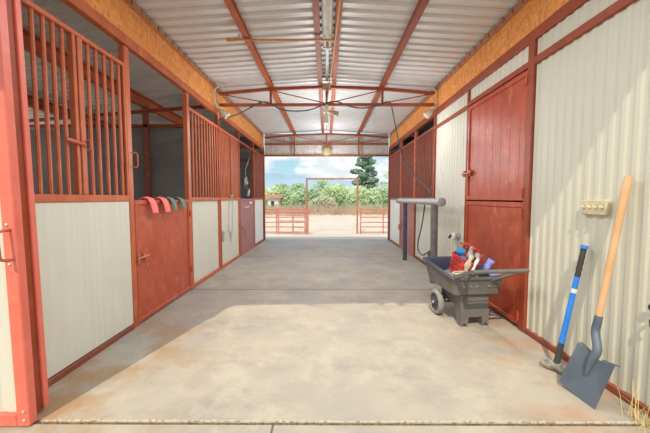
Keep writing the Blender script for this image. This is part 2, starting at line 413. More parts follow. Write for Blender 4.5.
# trusses
def truss(y, label, zt=3.06, verts_down=False):
    t = thing('roof_truss', (0, y, 2.8), label, 'truss')
    MB().box(-WX+.02, y-.025, 2.79, WX-.02, y+.025, 2.835).build('bottom_chord', 'steel_red', t, 0)
    tcm = MB()
    pts = [(-WX+.02, 3.0), (-.94, 3.075), (0, 3.11), (.94, 3.075), (WX-.02, 3.0)]
    for a, b in zip(pts, pts[1:]): tcm.bar((a[0], y, a[1]), (b[0]+.001, y, b[1]), .05, .045)
    tcm.build('top_chord', 'steel_red', t, 0)
    for x in (-.94, 0, .94):
        MB().box(x-.018, y-.018, 2.835, x+.018, y+.018, 3.06 if x else 3.09).build('upright', 'steel_red', t, 0)
        if verts_down: MB().box(x-.02, y-.018, 2.51, x+.02, y+.018, 2.79).build('upright', 'steel_red', t, 0)
    for s in (-1, 1):
        MB().tube([(s*(WX-.06), y, 2.99), (s*.97, y, 2.845)], .009, 6).build('brace_rod', 'steel_red', t)
        MB().tube([(s*.91, y, 3.05), (s*.04, y, 2.845)], .009, 6).build('brace_rod', 'steel_red', t)
    return t
truss(5.3, 'red steel roof truss across mid alley with cable hung over it')
truss(9.1, 'far red steel roof truss above the open back end', verts_down=True)
# gable infill at the far end and header
gb = corr('x', -WX+.005, WX-.005, 2.5, 3.13, 9.2, .003, .3)
struct(gb.build('wall_back', 'gable_sheet', smooth=0), 'pale metal sheet gable strip above the far opening', 'wall')
struct(MB().B(-WX-.02, 9.08, 2.463, WX+.02, 9.16, 2.505).build('trim_header', 'steel_red', smooth=0), 'red steel header over the far opening', 'trim')

# ================================================================== LEFT STALL ROW
def post(x0, x1, y0, y1, z1, mat, label, name='post', z0=0):
    tag(MB().B(x0, y0, z0, x1, y1, z1, .006).build(name, mat, smooth=0), label, 'post')
XA, XB = -WX-.05, -WX
post(XA-.01, XB, 2.86, 2.93, 2.63, 'red_stall', 'red steel post between near barred grille and open half door')
post(XA-.01, XB, 4.105, 4.17, 2.63, 'red_stall', 'red steel post right of the red half door')
post(XA-.01, XB, 5.285, 5.335, 2.63, 'red_dark', 'thin red post where the mid truss meets the left stalls')
post(XA-.01, XB, 6.50, 6.55, 2.63, 'red_dark', 'thin red post left of the stall opening with the fan')
post(XA-.01, XB, 7.79, 7.84, 2.63, 'red_dark', 'thin red post right of the stall opening with the fan')
post(XA-.03, XB+.015, 9.02, 9.12, 2.63, 'red_dark', 'dark red corner post at the left of the far opening')

def lower_panel(mb, y0, y1, x, z0, z1, period=.09):
    return merge(mb, corr('y', y0, y1, z0, z1, x, .004, period, 1))
def barset(t, ys_, z0, z1, mat, x=-WX-.025, r=.014):
    for y in ys_: MB().tube([(x, y, z0), (x, y, z1)], r, 8, False).build('bar', mat, t)

# near stall front
GRILLE_A = [1.84, 1.917, 1.994, 2.071, 2.143, 2.216]
GRILLE_B = [2.449, 2.534, 2.626, 2.718, 2.805]
t = thing('barred_stall_panel', (-WX-.03, 2.3, 0), 'near left stall front, ivory board below two barred grilles', 'stall panel')
corr('y', 1.80, 2.855, .055, 1.222, -WX-.006, .0006, .06, 1).build('lower_board', 'board', t, 0)
MB().B(XA, 1.78, .0, XB+.004, 2.858, .045).build('bottom_rail', 'maroon', t, 0)
MB().B(XA, 1.78, 1.215, XB+.004, 2.858, 1.27).build('middle_rail', 'red_stall', t, 0)
MB().B(XA, 1.78, 2.43, XB, 2.858, 2.465).build('top_rail', 'red_stall', t, 0)
barset(t, GRILLE_A, 1.265, 2.435, 'red_stall')
barset(t, GRILLE_B, 1.265, 2.435, 'red_stall')
MB().B(XA+.005, 2.282, 1.27, XB-.002, 2.312, 2.43).build('grille_stile', 'red_stall', t, 0)
MB().B(XA+.005, 2.322, 1.27, XB+.002, 2.37, 2.43).build('grille_stile', 'red_stall', t, 0)
MB().B(XA+.03, 2.838, 1.27, XB, 2.857, 2.43).build('grille_stile', 'red_stall', t, 0)
bl = MB().tube([(-WX+.012, 2.17, 1.66), (-WX+.016, 2.33, 1.645)], .012, 8)
bl = bl.build('slide_bolt', 'latch_red', t)
MB().tube([(-WX+.03+.022*cos(a), 2.345+.0*a, 1.645+.04*sin(a)) for a in [2*pi*i/12 for i in range(13)]], .006, 6).build('bolt_ring', 'latch_red', bl)
# pull handle on the post by the half door
hb = MB().tube([(-WX, 2.91, 1.67), (-WX+.035, 2.925, 1.67), (-WX+.045, 2.93, 1.655), (-WX+.045, 2.93, 1.55), (-WX+.035, 2.925, 1.535), (-WX, 2.91, 1.535)], .007, 8)
tag(hb.build('pull_handle', 'latch_red'), 'small looped metal handle on the post beside the open half door', 'handle')

# half door (lower leaf, upper opening)
t = thing('door_1', (-WX-.02, 3.5, .0), 'worn red half door of the near left stall', 'door', kind='structure')
MB().B(-WX-.045, 2.935, .03, -WX-.012, 4.10, 1.215, .004).build('door_leaf', 'red_half', t, 0)
fr = MB().B(XA, 2.935, .02, XB+.002, 2.97, 1.225).B(XA, 4.06, .02, XB+.002, 4.10, 1.225).B(XA, 2.97, .02, XB+.002, 4.06, .06).B(XA, 2.97, 1.18, XB+.002, 4.06, 1.225)
fr.build('door_frame', 'red_half', t, 0)
l = MB().B(-WX+.002, 2.94, .60, -WX+.012, 2.98, .70).tube([(-WX+.018, 2.92, .655), (-WX+.02, 3.12, .665)], .010, 8)
l.tube([(-WX+.02, 3.03, .66), (-WX+.03, 3.05, .60), (-WX+.03, 3.05, .55)], .009, 8).B(-WX+.002, 3.02, .64, -WX+.016, 3.06, .69)
l.build('latch', 'rusty_latch', t)
for z in (.25, 1.0): MB().tube([(-WX+.008, 4.10, z), (-WX+.008, 4.10, z+.08)], .014, 8).build('hinge', 'red_half', t)

# straps over the half door
def strap(y, mat, label, w=.058, dy=.03, drop=.135, k=0):
    pts = [(-WX-.085, y-dy*.5, 1.165), (-WX-.078, y-dy*.4, 1.205), (-WX-.055, y-dy*.2, 1.24), (-WX-.02, y, 1.25), (-WX+.015, y+dy*.25, 1.235), (-WX+.038, y+dy*.5, 1.19), (-WX+.046, y+dy*.8, 1.14), (-WX+.05, y+dy, 1.225-drop)]
    mb = MB(); rings = []
    pts = [V(p) for p in pts]
    for i, p in enumerate(pts):
        d = (pts[min(i+1, 7)]-pts[max(i-1, 0)]).normalized(); a = V((0, 1, 0)); b = d.cross(a).normalized()
        ring = []
        for q in range(12):
            an = 2*pi*q/12; ring.append(p+a*(w*(1 if i < 7 else .9)*cos(an))+b*(.011*sin(an)))
        rings.append(ring)
    mb.loft(rings); return tag(mb.build('rubber_strap', mat), label, 'strap')
strap(3.17, 'pink_rubber', 'pink strap draped over the red half door, nearest the entrance')
strap(3.42, 'pink_rubber', 'pink strap draped over the half door, right beside the green ones')
strap(3.60, 'green_rubber', 'grey-green strap draped beside the second pink one', .045, drop=.12)
strap(3.83, 'green_rubber', 'grey-green strap nearest the hinge post of the half door', .045, drop=.11)

def stall_section(y0, y1, label, mat='red_stall', side=-1, low='board', upper='bars', nb=None, bmat=None, name='barred_stall_panel', z_low=1.205):
    s = side
    t = thing(name, (s*(WX+.03), (y0+y1)/2, 0), label, 'stall panel')
    xa, xb = s*(WX+.05), s*WX
    fr = MB().B(xa, y0, 0, xb, y1, .05).B(xa, y0, z_low, xb, y1, z_low+.05)
    MB().B(xa, y0, 2.42, xb, y1, 2.46).build('top_rail', mat, t, 0)
    fr.B(xa, y0, .05, xb, y0+.025, z_low).B(xa, y1-.025, .05, xb, y1, z_low)
    fr.build('frame', mat, t, 0)
    corr('y', y0+.025, y1-.025, .05, z_low, s*(WX+.03), .001, .06, -s).build('lower_board', low, t, 0)
    n = nb or max(2, int((y1-y0)/.098))
    for i in range(n):
        y = y0+.03+(y1-y0-.06)*i/(n-1)
        MB().tube([(s*(WX+.025), y, z_low+.045), (s*(WX+.025), y, 2.425)], .0145, 8, False).build('bar', bmat or mat, t)
    return t
stall_section(4.17, 5.285, 'barred red stall front with ivory lower board right of the half door')
# third: sliding-type door with ivory lower leaf
t = stall_section(5.335, 6.50, 'narrow-barred stall gate with ivory lower board and rope tied on', name='stall_gate', nb=16)
l = MB().B(-WX+.0, 5.36, .48, -WX+.02, 5.42, .66).tube([(-WX+.02, 5.40, .62), (-WX+.05, 5.55, .66), (-WX+.05, 5.68, .60), (-WX+.03, 5.75, .50)], .007, 6)
l.build('latch', 'pipe_grey', t)
MB().B(-WX+.0, 5.93, 1.25, -WX+.012, 5.955, 2.42).build('centre_stile', 'latch_red', t, 0)
# rope over the gate
pts = []
for i in range(26):
    a = i*1.3; pts.append((-WX+.02+.012*cos(a*1.7), 5.86+.09*sin(a), 1.275+.022*abs(sin(a*.7))))
pts += [(-WX+.03, 5.72, 1.22), (-WX+.02, 5.68, 1.0), (-WX+.02, 5.66, .7), (-WX+.02, 5.78, .42), (-WX+.02, 5.90, .7), (-WX+.02, 5.92, 1.1), (-WX+.025, 5.93, 1.24)]
tag(MB().tube(pts, .007, 6).build('lead_rope', 'rope'), 'knotted pale rope hanging over the ivory stall gate', 'rope')
# fourth: rose half door below the fan opening
t = thing('door_2', (-WX-.02, 7.15, 0), 'faded rose half door under the stall opening with the fan', 'door', kind='structure')
MB().B(-WX-.04, 6.55, .03, -WX-.01, 7.79, 1.22).build('door_leaf', 'rose', t, 0)
fr = MB().B(XA, 6.55, .0, XB+.004, 6.59, 1.23).B(XA, 7.75, .0, XB+.004, 7.79, 1.23).B(XA, 6.59, 1.19, XB+.004, 7.75, 1.23).B(XA, 6.59, 0, XB+.004, 7.75, .05)
fr.build('door_frame', 'rose', t, 0)
MB().B(-WX+.004, 6.60, .56, -WX+.02, 6.66, .64).tube([(-WX+.02, 6.60, .60), (-WX+.035, 6.75, .56), (-WX+.035, 6.77, .40)], .010, 8).build('latch', 'rusty_latch', t)
MB().B(-WX-.01, 6.9, 1.03, -WX+.004, 7.3, 1.05).B(-WX-.01, 7.35, 1.10, -WX+.004, 7.55, 1.16).build('white_tape', 'white_plastic', t, 0)
stall_section(7.84, 9.02, 'last left stall front before the far opening, whitish lower board', low='white_panel', bmat='maroon', nb=16, mat='red_dark')
# header rails above openings
tag(MB().B(XA, 6.55, 2.42, XB, 7.79, 2.46).build('header_rail', 'red_dark', smooth=0), 'thin red rail above the stall opening with the fan', 'rail')

def endwall(s_, y, name, label):
    xs_ = (s_*1.9, s_*5.6); zs_ = (3.09, 2.675)
    pts = [(xs_[0], 0), (xs_[1], 0), (xs_[1], zs_[1]), (xs_[0], zs_[0])]
    mb = MB().add([(x, y+d, z) for d in (0, .02) for x, z in pts], [(0, 1, 2, 3), (4, 7, 6, 5), (0, 4, 5, 1), (1, 5, 6, 2), (2, 6, 7, 3), (3, 7, 4, 0)])
    struct(mb.build(name, 'partition', smooth=0), label, 'wall')
# left stall shells
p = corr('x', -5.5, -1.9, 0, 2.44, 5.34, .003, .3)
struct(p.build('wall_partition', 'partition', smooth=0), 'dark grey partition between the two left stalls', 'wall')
t = thing('partition_frame', (-3.07, 5.3, 0), 'dark red steel frame on the grey partition behind the half door', 'frame')
MB().B(-3.11, 5.27, 0, -3.02, 5.33, 2.775).build('frame_post', 'maroon', t, 0)
MB().B(-5.5, 5.27, 2.44, -1.9, 5.33, 2.49).build('top_rail', 'red_dark', t, 0)
MB().bar((-5.5, 5.3, 2.52), (-1.89, 5.3, 2.80), .05, .05).build('roof_rail', 'red_dark', t, 0)
for i in range(6): MB().lathe([(.008, 0), (.008, .006), (.004, .009)], (-3.065+.02*(i % 2), 5.27, .5+.38*i), (0, -1, 0), 8).build('bolt', 'screw', t)
endwall(-1, 9.06, 'wall_partition.001', 'dark end wall of the far left stall behind the fan')
p = corr('y', 1.75, 9.06, 0, 1.25, -5.5, .012, .2)  # unseen wall cut low to let more sky light into the stalls
struct(p.build('wall_left', 'partition', smooth=0), 'dark outer wall of the left stalls, cut low to let light in', 'wall')
p = corr('x', -5.5, -1.86, 0, 2.5, 1.76, .012, .1, -1)
struct(p.build('wall_front', 'ivory', smooth=0), 'ivory front wall of the left stalls beside the entrance', 'wall')
# red rail across the fan stall
tag(MB().bar((-5.5, 9.0, 2.33), (-1.9, 9.0, 2.33), .05, .05).build('stall_rail', 'red_dark', smooth=0), 'dark red rail on the stall wall above the fan', 'rail')
tag(MB().bar((-5.5, 9.0, 2.7), (-1.9, 9.0, 2.7), .05, .05).build('stall_rail', 'red_dark', smooth=0), 'dark red rail under the roof over the fan stall', 'rail')
# fan
t = thing('stall_fan', (-2.03, 8.0, 1.55), 'metal fan hanging in the opening above the rose half door', 'fan')
c = V((-2.04, 7.85, 1.62))
MB().tube([c+V((.03*0, .17*cos(a), .17*sin(a))) for a in [2*pi*i/24 for i in range(25)]], .006, 6).build('guard_ring', 'fan_metal', t)
for k in range(8):
    a = pi*k/4
    MB().tube([c+V((.02, .0, 0)), c+V((.02, .17*cos(a), .17*sin(a)))], .003, 5).build('guard_wire', 'fan_metal', t)
for k in range(4):
    a = pi/2*k+.4; d = V((0, cos(a), sin(a))); e_ = V((0, -sin(a), cos(a)))
    MB().loft([[c+d*.03+e_*.015+V((-.01, 0, 0)), c+d*.03-e_*.015+V((.01, 0, 0)), c+d*.03-e_*.015+V((.013, 0, 0)), c+d*.03+e_*.015+V((-.007, 0, 0))],
               [c+d*.15+e_*.05+V((-.02, 0, 0)), c+d*.15-e_*.04+V((.02, 0, 0)), c+d*.15-e_*.04+V((.023, 0, 0)), c+d*.15+e_*.05+V((-.017, 0, 0))]]).build('blade', 'white_plastic', t)
MB().lathe([(.01, -.05), (.035, -.04), (.035, .03), (.02, .04)], c, (1, 0, 0), 14).build('motor', 'white_plastic', t)
MB().tube([c+V((-.03, 0, .03)), c+V((-.02, .02, .35)), c+V((.14, .02, .80))], .008, 6).build('hanger', 'fan_metal', t)
MB().lathe([(.012, 0), (.03, .01), (.032, .16), (.012, .19), (.012, .21)], c+V((.05, -.03, -.34)), (0.1, 0.3, 1), 12).build('counterweight', 'white_plastic', t)

# ================================================================== FRONT SLIDING DOOR (left)
t = thing('door_3', (-2.3, 1.62, 0), 'big red framed ivory sliding door at the left edge of the entrance', 'door', kind='structure')
xr = -1.618
door_root = t
t.location = (xr, 1.62, 0)
fr = MB().B(xr-.07, 1.60, .0, xr, 1.65, 2.95, .005).B(-3.4, 1.60, 0, xr-.07, 1.65, .068, .005).B(-3.4, 1.60, 2.87, xr-.07, 1.65, 2.95).B(-3.4, 1.60, .068, -3.32, 1.65, 2.87)
fr.build('door_frame', 'red_front', t, 0)
corr('x', -3.32, xr-.07, .068, 2.87, 1.63, .006, .09, -1).build('door_sheet', 'ivory', t, 0)
MB().B(xr-.06, 1.65, .02, xr-.035, 1.725, 2.9, .002).build('shaded_recess', 'red_dark', t, 0)  # darker red puts the shade of the recess into this strip
MB().B(xr-.07, 1.715, .03, xr-.022, 1.75, 2.9, .004).build('edge_flange', 'red_front', t, 0)
h = MB().tube([(-1.643, 1.60, 1.078), (-1.646, 1.57, 1.078), (-1.650, 1.545, 1.072), (-1.651, 1.54, 1.055), (-1.646, 1.54, .945), (-1.643, 1.545, .928), (-1.638, 1.57, .922), (-1.633, 1.60, .922)], .0085, 10)
h = h.build('door_handle', 'red_half', t)
for z in (.895, 1.105): MB().lathe([(.008, 0), (.008, .004), (.003, .008)], (-1.658, 1.60, z), (0, -1, 0), 10).build('screw', 'screw', t)
for z in (.035, .085): MB().lathe([(.009, 0), (.009, .004), (.003, .008)], (-1.645, 1.60, z), (0, -1, 0), 10).build('screw', 'screw', t)
t.rotation_euler = (0, radians(-.9), 0)   # the door hangs slightly out of plumb

# ================================================================== RIGHT SIDE
Rw = WX+.02
nw = corr('y', 1.645, 2.785, 0, 2.63, Rw, .007, .084, -1, (.34, .18, .30, .18))
struct(nw.build('wall_right_near', 'ivory_near', smooth=0), 'near ribbed metal wall behind the shovel and sledgehammer', 'wall')
wr = merge(corr('y', 4.09, 5.26, 0, 2.63, Rw, .006, .0925, -1), corr('y', 2.87, 4.05, 2.48, 2.63, Rw, .008, .0925, -1))
struct(wr.build('wall_right', 'ivory', smooth=0), 'ivory metal wall around and beyond the tall red door', 'wall')
struct(MB().B(WX-.01, 1.645, 2.415, WX+.06, 2.785, 2.48).build('trim_rail', 'red_dark', smooth=0), 'deep red rail high on the near right wall', 'trim')
struct(MB().B(WX-.01, 4.09, 2.40, WX+.06, 5.27, 2.45).build('trim_rail.001', 'red_dark', smooth=0), 'deep red rail high on the right wall beyond the red door', 'trim')
struct(merge(MB().B(WX-.006, 1.645, 0, WX+.06, 2.785, .05), MB().B(WX-.012, 4.09, 0, WX+.06, 5.25, .05)).build('baseboard_right', 'maroon', smooth=0), 'red base channel along the right wall', 'base trim')
post(WX-.012, WX+.06, 2.785, 2.87, 2.63, 'red_dark', 'red steel post on the hinge side of the tall red door')
post(WX-.006, WX+.06, 4.05, 4.09, 2.63, 'red_dark', 'thin red post on the latch side of the tall red door')
post(WX-.012, WX+.06, 5.26, 5.32, 2.63, 'red_dark', 'red post under the right end of the mid truss')
post(WX-.015, WX+.06, 9.02, 9.12, 2.63, 'red_dark', 'dark red corner post at the right of the far opening')

t = thing('door_4', (WX+.02, 3.45, 0), 'tall red split door on the right wall', 'door', kind='structure')
d = MB().B(WX+.008, 2.875, .03, WX+.045, 4.045, 1.205, .004)
d.build('lower_leaf', 'red_door', t, 0)
fr = MB().B(WX-.005, 2.875, .03, WX+.02, 2.905, 1.205).B(WX-.005, 4.005, .03, WX+.02, 4.045, 1.205).B(WX-.005, 2.905, .03, WX+.02, 4.005, .075).B(WX-.005, 2.905, 1.155, WX+.02, 4.005, 1.205)
fr.build('lower_frame', 'red_door', t, 0)
corr('y', 2.905, 4.005, 1.27, 2.36, WX+.012, .002, .16, -1, (.46, .04, .46, .04)).build('upper_leaf', 'red_door', t, 0)
fr = MB().B(WX-.005, 2.875, 1.22, WX+.02, 2.905, 2.41).B(WX-.005, 4.005, 1.22, WX+.02, 4.045, 2.41).B(WX-.005, 2.905, 1.22, WX+.02, 4.005, 1.27).B(WX-.005, 2.905, 2.36, WX+.02, 4.005, 2.41)
fr.build('upper_frame', 'red_door', t, 0)
MB().B(WX-.012, 2.86, 2.42, WX+.05, 4.05, 2.475).build('head_rail', 'red_dark', t, 0)
for z in (.12, 1.09, 1.28, 2.3):
    MB().tube([(WX-.014, 2.872, z-.035), (WX-.014, 2.872, z+.055)], .013, 8).B(WX-.012, 2.872, z-.03, WX-.004, 2.91, z+.05, .002).build('hinge', 'red_door', t)
l = MB().B(WX-.02, 3.92, 1.53, WX-.006, 4.0, 1.60).tube([(WX-.03, 3.88, 1.565), (WX-.03, 4.13, 1.555)], .011, 8).tube([(WX-.03, 3.97, 1.56), (WX-.04, 3.965, 1.50), (WX-.035, 3.96, 1.44)], .009, 8)
l.B(WX-.028, 4.06, 1.52, WX-.01, 4.12, 1.60); l.build('upper_latch', 'rusty_latch', t)
l = MB().B(WX-.02, 3.92, .60, WX-.006, 4.0, .67).tube([(WX-.03, 3.70, .62), (WX-.03, 3.9, .66), (WX-.03, 4.13, .64)], .011, 8).tube([(WX-.03, 4.0, .64), (WX-.06, 4.02, .59), (WX-.035, 4.1, .55)], .009, 8)
l.build('lower_latch', 'rusty_latch', t)

# right stalls from 5.3 on
def right_section(y0, y1, label, low, side_mat='maroon', name='barred_stall_panel'):
    t = stall_section(y0, y1, label, mat=side_mat, side=1, low=low, nb=int((y1-y0)/.075), bmat='maroon', name=name)
    return t
right_section(5.33, 6.43, 'maroon barred stall front with ivory board behind the hitching rail', 'board')
t = thing('door_5', (WX+.02, 7.05, 0), 'faded rose half door beyond the hitching rail', 'door', kind='structure')
MB().B(WX+.01, 6.5, .03, WX+.04, 7.62, 1.21).build('door_leaf', 'rose', t, 0)
fr = MB().B(WX-.005, 6.47, .0, WX+.05, 6.51, 1.22).B(WX-.005, 7.6, 0, WX+.05, 7.64, 1.22).B(WX-.004, 6.51, 1.17, WX+.05, 7.6, 1.22).B(WX-.004, 6.51, 0, WX+.05, 7.6, .05)
fr.build('door_frame', 'rose', t, 0)
MB().B(WX-.02, 7.50, .55, WX-.004, 7.62, .63).tube([(WX-.02, 7.45, .60), (WX-.035, 7.62, .59), (WX-.035, 7.64, .45)], .012, 8).build('latch', 'rusty_latch', t)
t = thing('stall_grille', (WX+.025, 7.05, 1.22), 'maroon barred upper grille above the rose half door', 'grille')
MB().B(WX, 6.47, 1.225, WX+.05, 7.64, 1.265).build('bottom_rail', 'maroon', t, 0); MB().B(WX, 6.47, 2.42, WX+.05, 7.64, 2.46).build('top_rail', 'maroon', t, 0)
for i in range(15): MB().tube([(WX+.025, 6.5+i*1.11/14, 1.26), (WX+.025, 6.5+i*1.11/14, 2.425)], .0145, 8, False).build('bar', 'maroon', t)
post(WX-.01, WX+.05, 6.43, 6.468, 2.63, 'latch_red', 'thin pale red post right of the rose half door')
post(WX-.01, WX+.05, 7.645, 7.685, 2.63, 'latch_red', 'thin pale red post left of the rose half door')
right_section(7.69, 9.02, 'last right stall front by the far opening with white lower sheet', 'white_panel')
# right shells
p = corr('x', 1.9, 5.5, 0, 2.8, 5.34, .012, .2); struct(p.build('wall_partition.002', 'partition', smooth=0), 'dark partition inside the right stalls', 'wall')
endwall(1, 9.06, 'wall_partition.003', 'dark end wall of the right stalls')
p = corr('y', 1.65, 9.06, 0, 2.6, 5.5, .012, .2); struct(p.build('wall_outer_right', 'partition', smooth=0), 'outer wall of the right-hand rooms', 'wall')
p = corr('x', 1.87, 5.5, 0, 2.62, 1.66, .012, .0925, -1); struct(p.build('wall_front.001', 'ivory', smooth=0), 'ivory front wall right of the entrance', 'wall')
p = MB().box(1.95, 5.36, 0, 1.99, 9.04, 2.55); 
# added backing sheet; its maroon puts shade into the gaps between bars
struct(p.build('dark_backing', 'maroon', smooth=0), 'added maroon backing that darkens the gaps behind the right stall bars', 'wall')

# switch plate
t = thing('switch_plate', (WX-.005, 2.105, 1.13), 'beige four-gang light switch plate on the right ribbed wall', 'switch plate')
MB().B(WX-.012, 2.008, 1.13, WX+.02, 2.205, 1.232, .005).build('plate', 'plate_beige', t, 0)
for i in range(4):
    y = 2.035+i*.0475
    MB().B(WX-.016, y-.007, 1.165, WX-.011, y+.007, 1.197, .002).build('toggle_slot', 'box_yellow', t, 0)
    MB().bar((WX-.012, y, 1.181), (WX-.034, y, 1.19), .010, .012).build('toggle', 'toggle', t, 0)
# hose bib / outlet
t = thing('wall_spigot', (WX, 4.3, .70), 'round grey spigot knob on the ivory wall left of the red door', 'spigot')
MB().lathe([(.055, 0), (.055, .01), (.03, .015), (.022, .07)], (WX+.014, 4.27, .71), (-1, 0, 0), 16).build('flange', 'pipe_grey', t)
MB().lathe([(.04, 0), (.05, .01), (.05, .02), (.03, .03)], (WX-.05, 4.27, .71), (-1, 0, 0.1), 16).build('knob', 'white_plastic', t)
MB().tube([(WX-.02, 4.32, .71), (WX-.05, 4.40, .71), (WX-.07, 4.41, .67)], .016, 10).build('spout', 'black_iron', t)
# black hooks
t = thing('wall_hook', (WX-.01, 1.70, .55), 'small black iron catch low on the near right wall edge', 'hook')
MB().lathe([(.012, 0), (.022, .005), (.022, .014), (.01, .02)], (WX+.006, 1.70, .63), (-1, 0, 0), 12).build('hook_eye', 'black_iron', t)
MB().tube([(WX+.004, 1.695, .575), (WX-.02, 1.69, .56), (WX-.02, 1.685, .53), (WX-.01, 1.68, .52)], .008, 8).build('hook_bend', 'black_iron', t)

# ================================================================== HITCHING RAIL + HOSES
t = thing('hitching_rail', (1.58, 5.3, 0), 'heavy grey pipe hitching rail on two posts by the right wall', 'hitching rail')
MB().tube([(1.56, 6.62, 1.19), (1.565, 4.22, 1.19)], .05, 16).build('rail_pipe', 'pipe_grey', t)
MB().lathe([(.035, 0), (.062, .004), (.062, .05), (.05, .055)], (1.565, 4.24, 1.19), (0, -1, 0), 18).build('end_cap', 'pipe_grey', t)
MB().lathe([(.06, 0), (.06, .06)], (1.56, 6.6, 1.19), (0, 1, 0), 18).build('end_cap', 'pipe_rust', t)
MB().tube([(1.575, 6.14, 0), (1.565, 6.14, 1.155)], .042, 12).build('post', 'pipe_dark', t)
MB().tube([(1.575, 4.48, 0), (1.565, 4.48, 1.155)], .052, 12).build('post', 'pipe_rust', t)
def smoothpath(pts, n=6):
    P = [V(p) for p in pts]; r = []
    for i in range(len(P)-1):
        a, b, c, d = P[max(i-1, 0)], P[i], P[i+1], P[min(i+2, len(P)-1)]
        for k in range(n):
            u = k/n; r.append(.5*((2*b)+(c-a)*u+(2*a-5*b+4*c-d)*u*u+(3*b-a-3*c+d)*u**3))
    return r+[P[-1]]
cab = [(-1.74, 5.2, 2.56), (-1.5, 5.22, 2.63), (-1.26, 5.25, 2.76), (-1.1, 5.27, 2.848), (-.95, 5.25, 2.83), (-.78, 5.24, 2.73), (-.56, 5.24, 2.695), (-.3, 5.24, 2.71), (-.1, 5.25, 2.78), (.05, 5.27, 2.85), (.2, 5.27, 2.852), (.36, 5.25, 2.78), (.6, 5.25, 2.745), (.88, 5.25, 2.79), (1.0, 5.27, 2.85), (1.08, 5.28, 2.82), (1.15, 5.35, 2.6), (1.35, 5.8, 2.25), (1.5, 6.0, 1.95), (1.62, 5.6, 1.62), (1.68, 5.1, 1.38), (1.68, 5.0, 1.26)]
tag(MB().tube(smoothpath(cab), .011, 8).build('overhead_hose', 'hose_dark'), 'dark cable looped along the mid truss and down to the hitching rail', 'hose')
hg = [(1.68, 5.3, 1.25), (1.70, 5.35, 1.1), (1.72, 5.55, .75), (1.72, 5.75, .42), (1.72, 5.74, .28), (1.72, 5.5, .22), (1.72, 5.25, .30), (1.72, 5.1, .36), (1.73, 5.2, .28), (1.72, 5.12, .2), (1.72, 5.08, .34)]
tag(MB().tube(smoothpath(hg), .012, 8).build('garden_hose', 'hose_green'), 'green garden hose hanging beside the rusty hitching post', 'hose')

# ================================================================== CEILING FIXTURES
t = thing('strip_light', (0, 2.8, 3.1), 'long white twin-tube strip light under the ridge', 'ceiling light')
MB().B(-.05, 1.6, 3.15, .07, 4.0, 3.2).build('housing', 'fixture_white', t, 0)
for x in (-.022, .042): MB().tube([(x, 1.66, 3.128), (x, 3.94, 3.128)], .019, 10).build('tube', 'tube_white', t)
for y in (1.6, 3.94): MB().B(-.045, y, 3.1, .065, y+.06, 3.15).build('end_cap', 'fixture_white', t, 0)
MB().box(-.012, 4.0, 3.16, .03, 5.2, 3.205).build('cable_tray', 'pipe_grey', t, 0)
t = thing('conduit_run', (.1, 3, 3.08), 'orange conduit pipe running along the ridge purlin with a cross arm', 'conduit')
MB().tube([(.135, .9, 3.09), (.125, 3.0, 3.09), (.10, 3.71, 3.085), (.07, 4.6, 3.085), (.03, 5.22, 3.03), (.01, 5.24, 2.86)], .012, 8).build('long_pipe', 'conduit', t)
MB().tube([(-1.16, 3.70, 3.085), (.12, 3.71, 3.085)], .012, 8).build('cross_pipe', 'conduit', t)
MB().tube([(-1.16, 3.70, 3.085), (-1.10, 3.68, 3.07), (-1.04, 3.70, 3.085)], .018, 8).tube([(-1.02, 3.7, 3.09), (-1.02, 3.7, 3.15)], .006, 6).build('pipe_clip', 'conduit', t)
t = thing('junction_box', (0, 5.2, 3.04), 'yellowed junction box on the truss centre', 'junction box')
MB().B(-.075, 5.19, 3.03, .075, 5.27, 3.13, .008).build('box', 'box_yellow', t, 0)
MB().B(-.055, 5.18, 3.045, .055, 5.19, 3.115, .004).build('cover', 'conduit_pale', t, 0)
t = thing('floodlight', (0, 5.27, 2.7), 'beige twin floodlight hanging under the truss centre', 'floodlight')
MB().tube([(.0, 5.27, 2.80), (.0, 5.27, 2.74)], .03, 12).B(-.05, 5.24, 2.68, .04, 5.30, 2.74).build('mount', 'conduit_pale', t)
MB().lathe([(.018, 0), (.022, .06), (.035, .09), (.045, .17), (.04, .175)], (.03, 5.26, 2.70), (1, -.1, -.35), 14).build('lamp_head', 'box_yellow', t)
MB().lathe([(.018, 0), (.022, .06), (.03, .09), (.035, .2), (.03, .205)], (-.01, 5.26, 2.69), (.0, -.1, -1), 14).build('lamp_head', 'conduit_pale', t)
MB().tube([(.02, 5.27, 2.68), (.03, 5.27, 2.50), (.02, 5.27, 2.42)], .005, 6).build('pull_cord', 'conduit_pale', t)
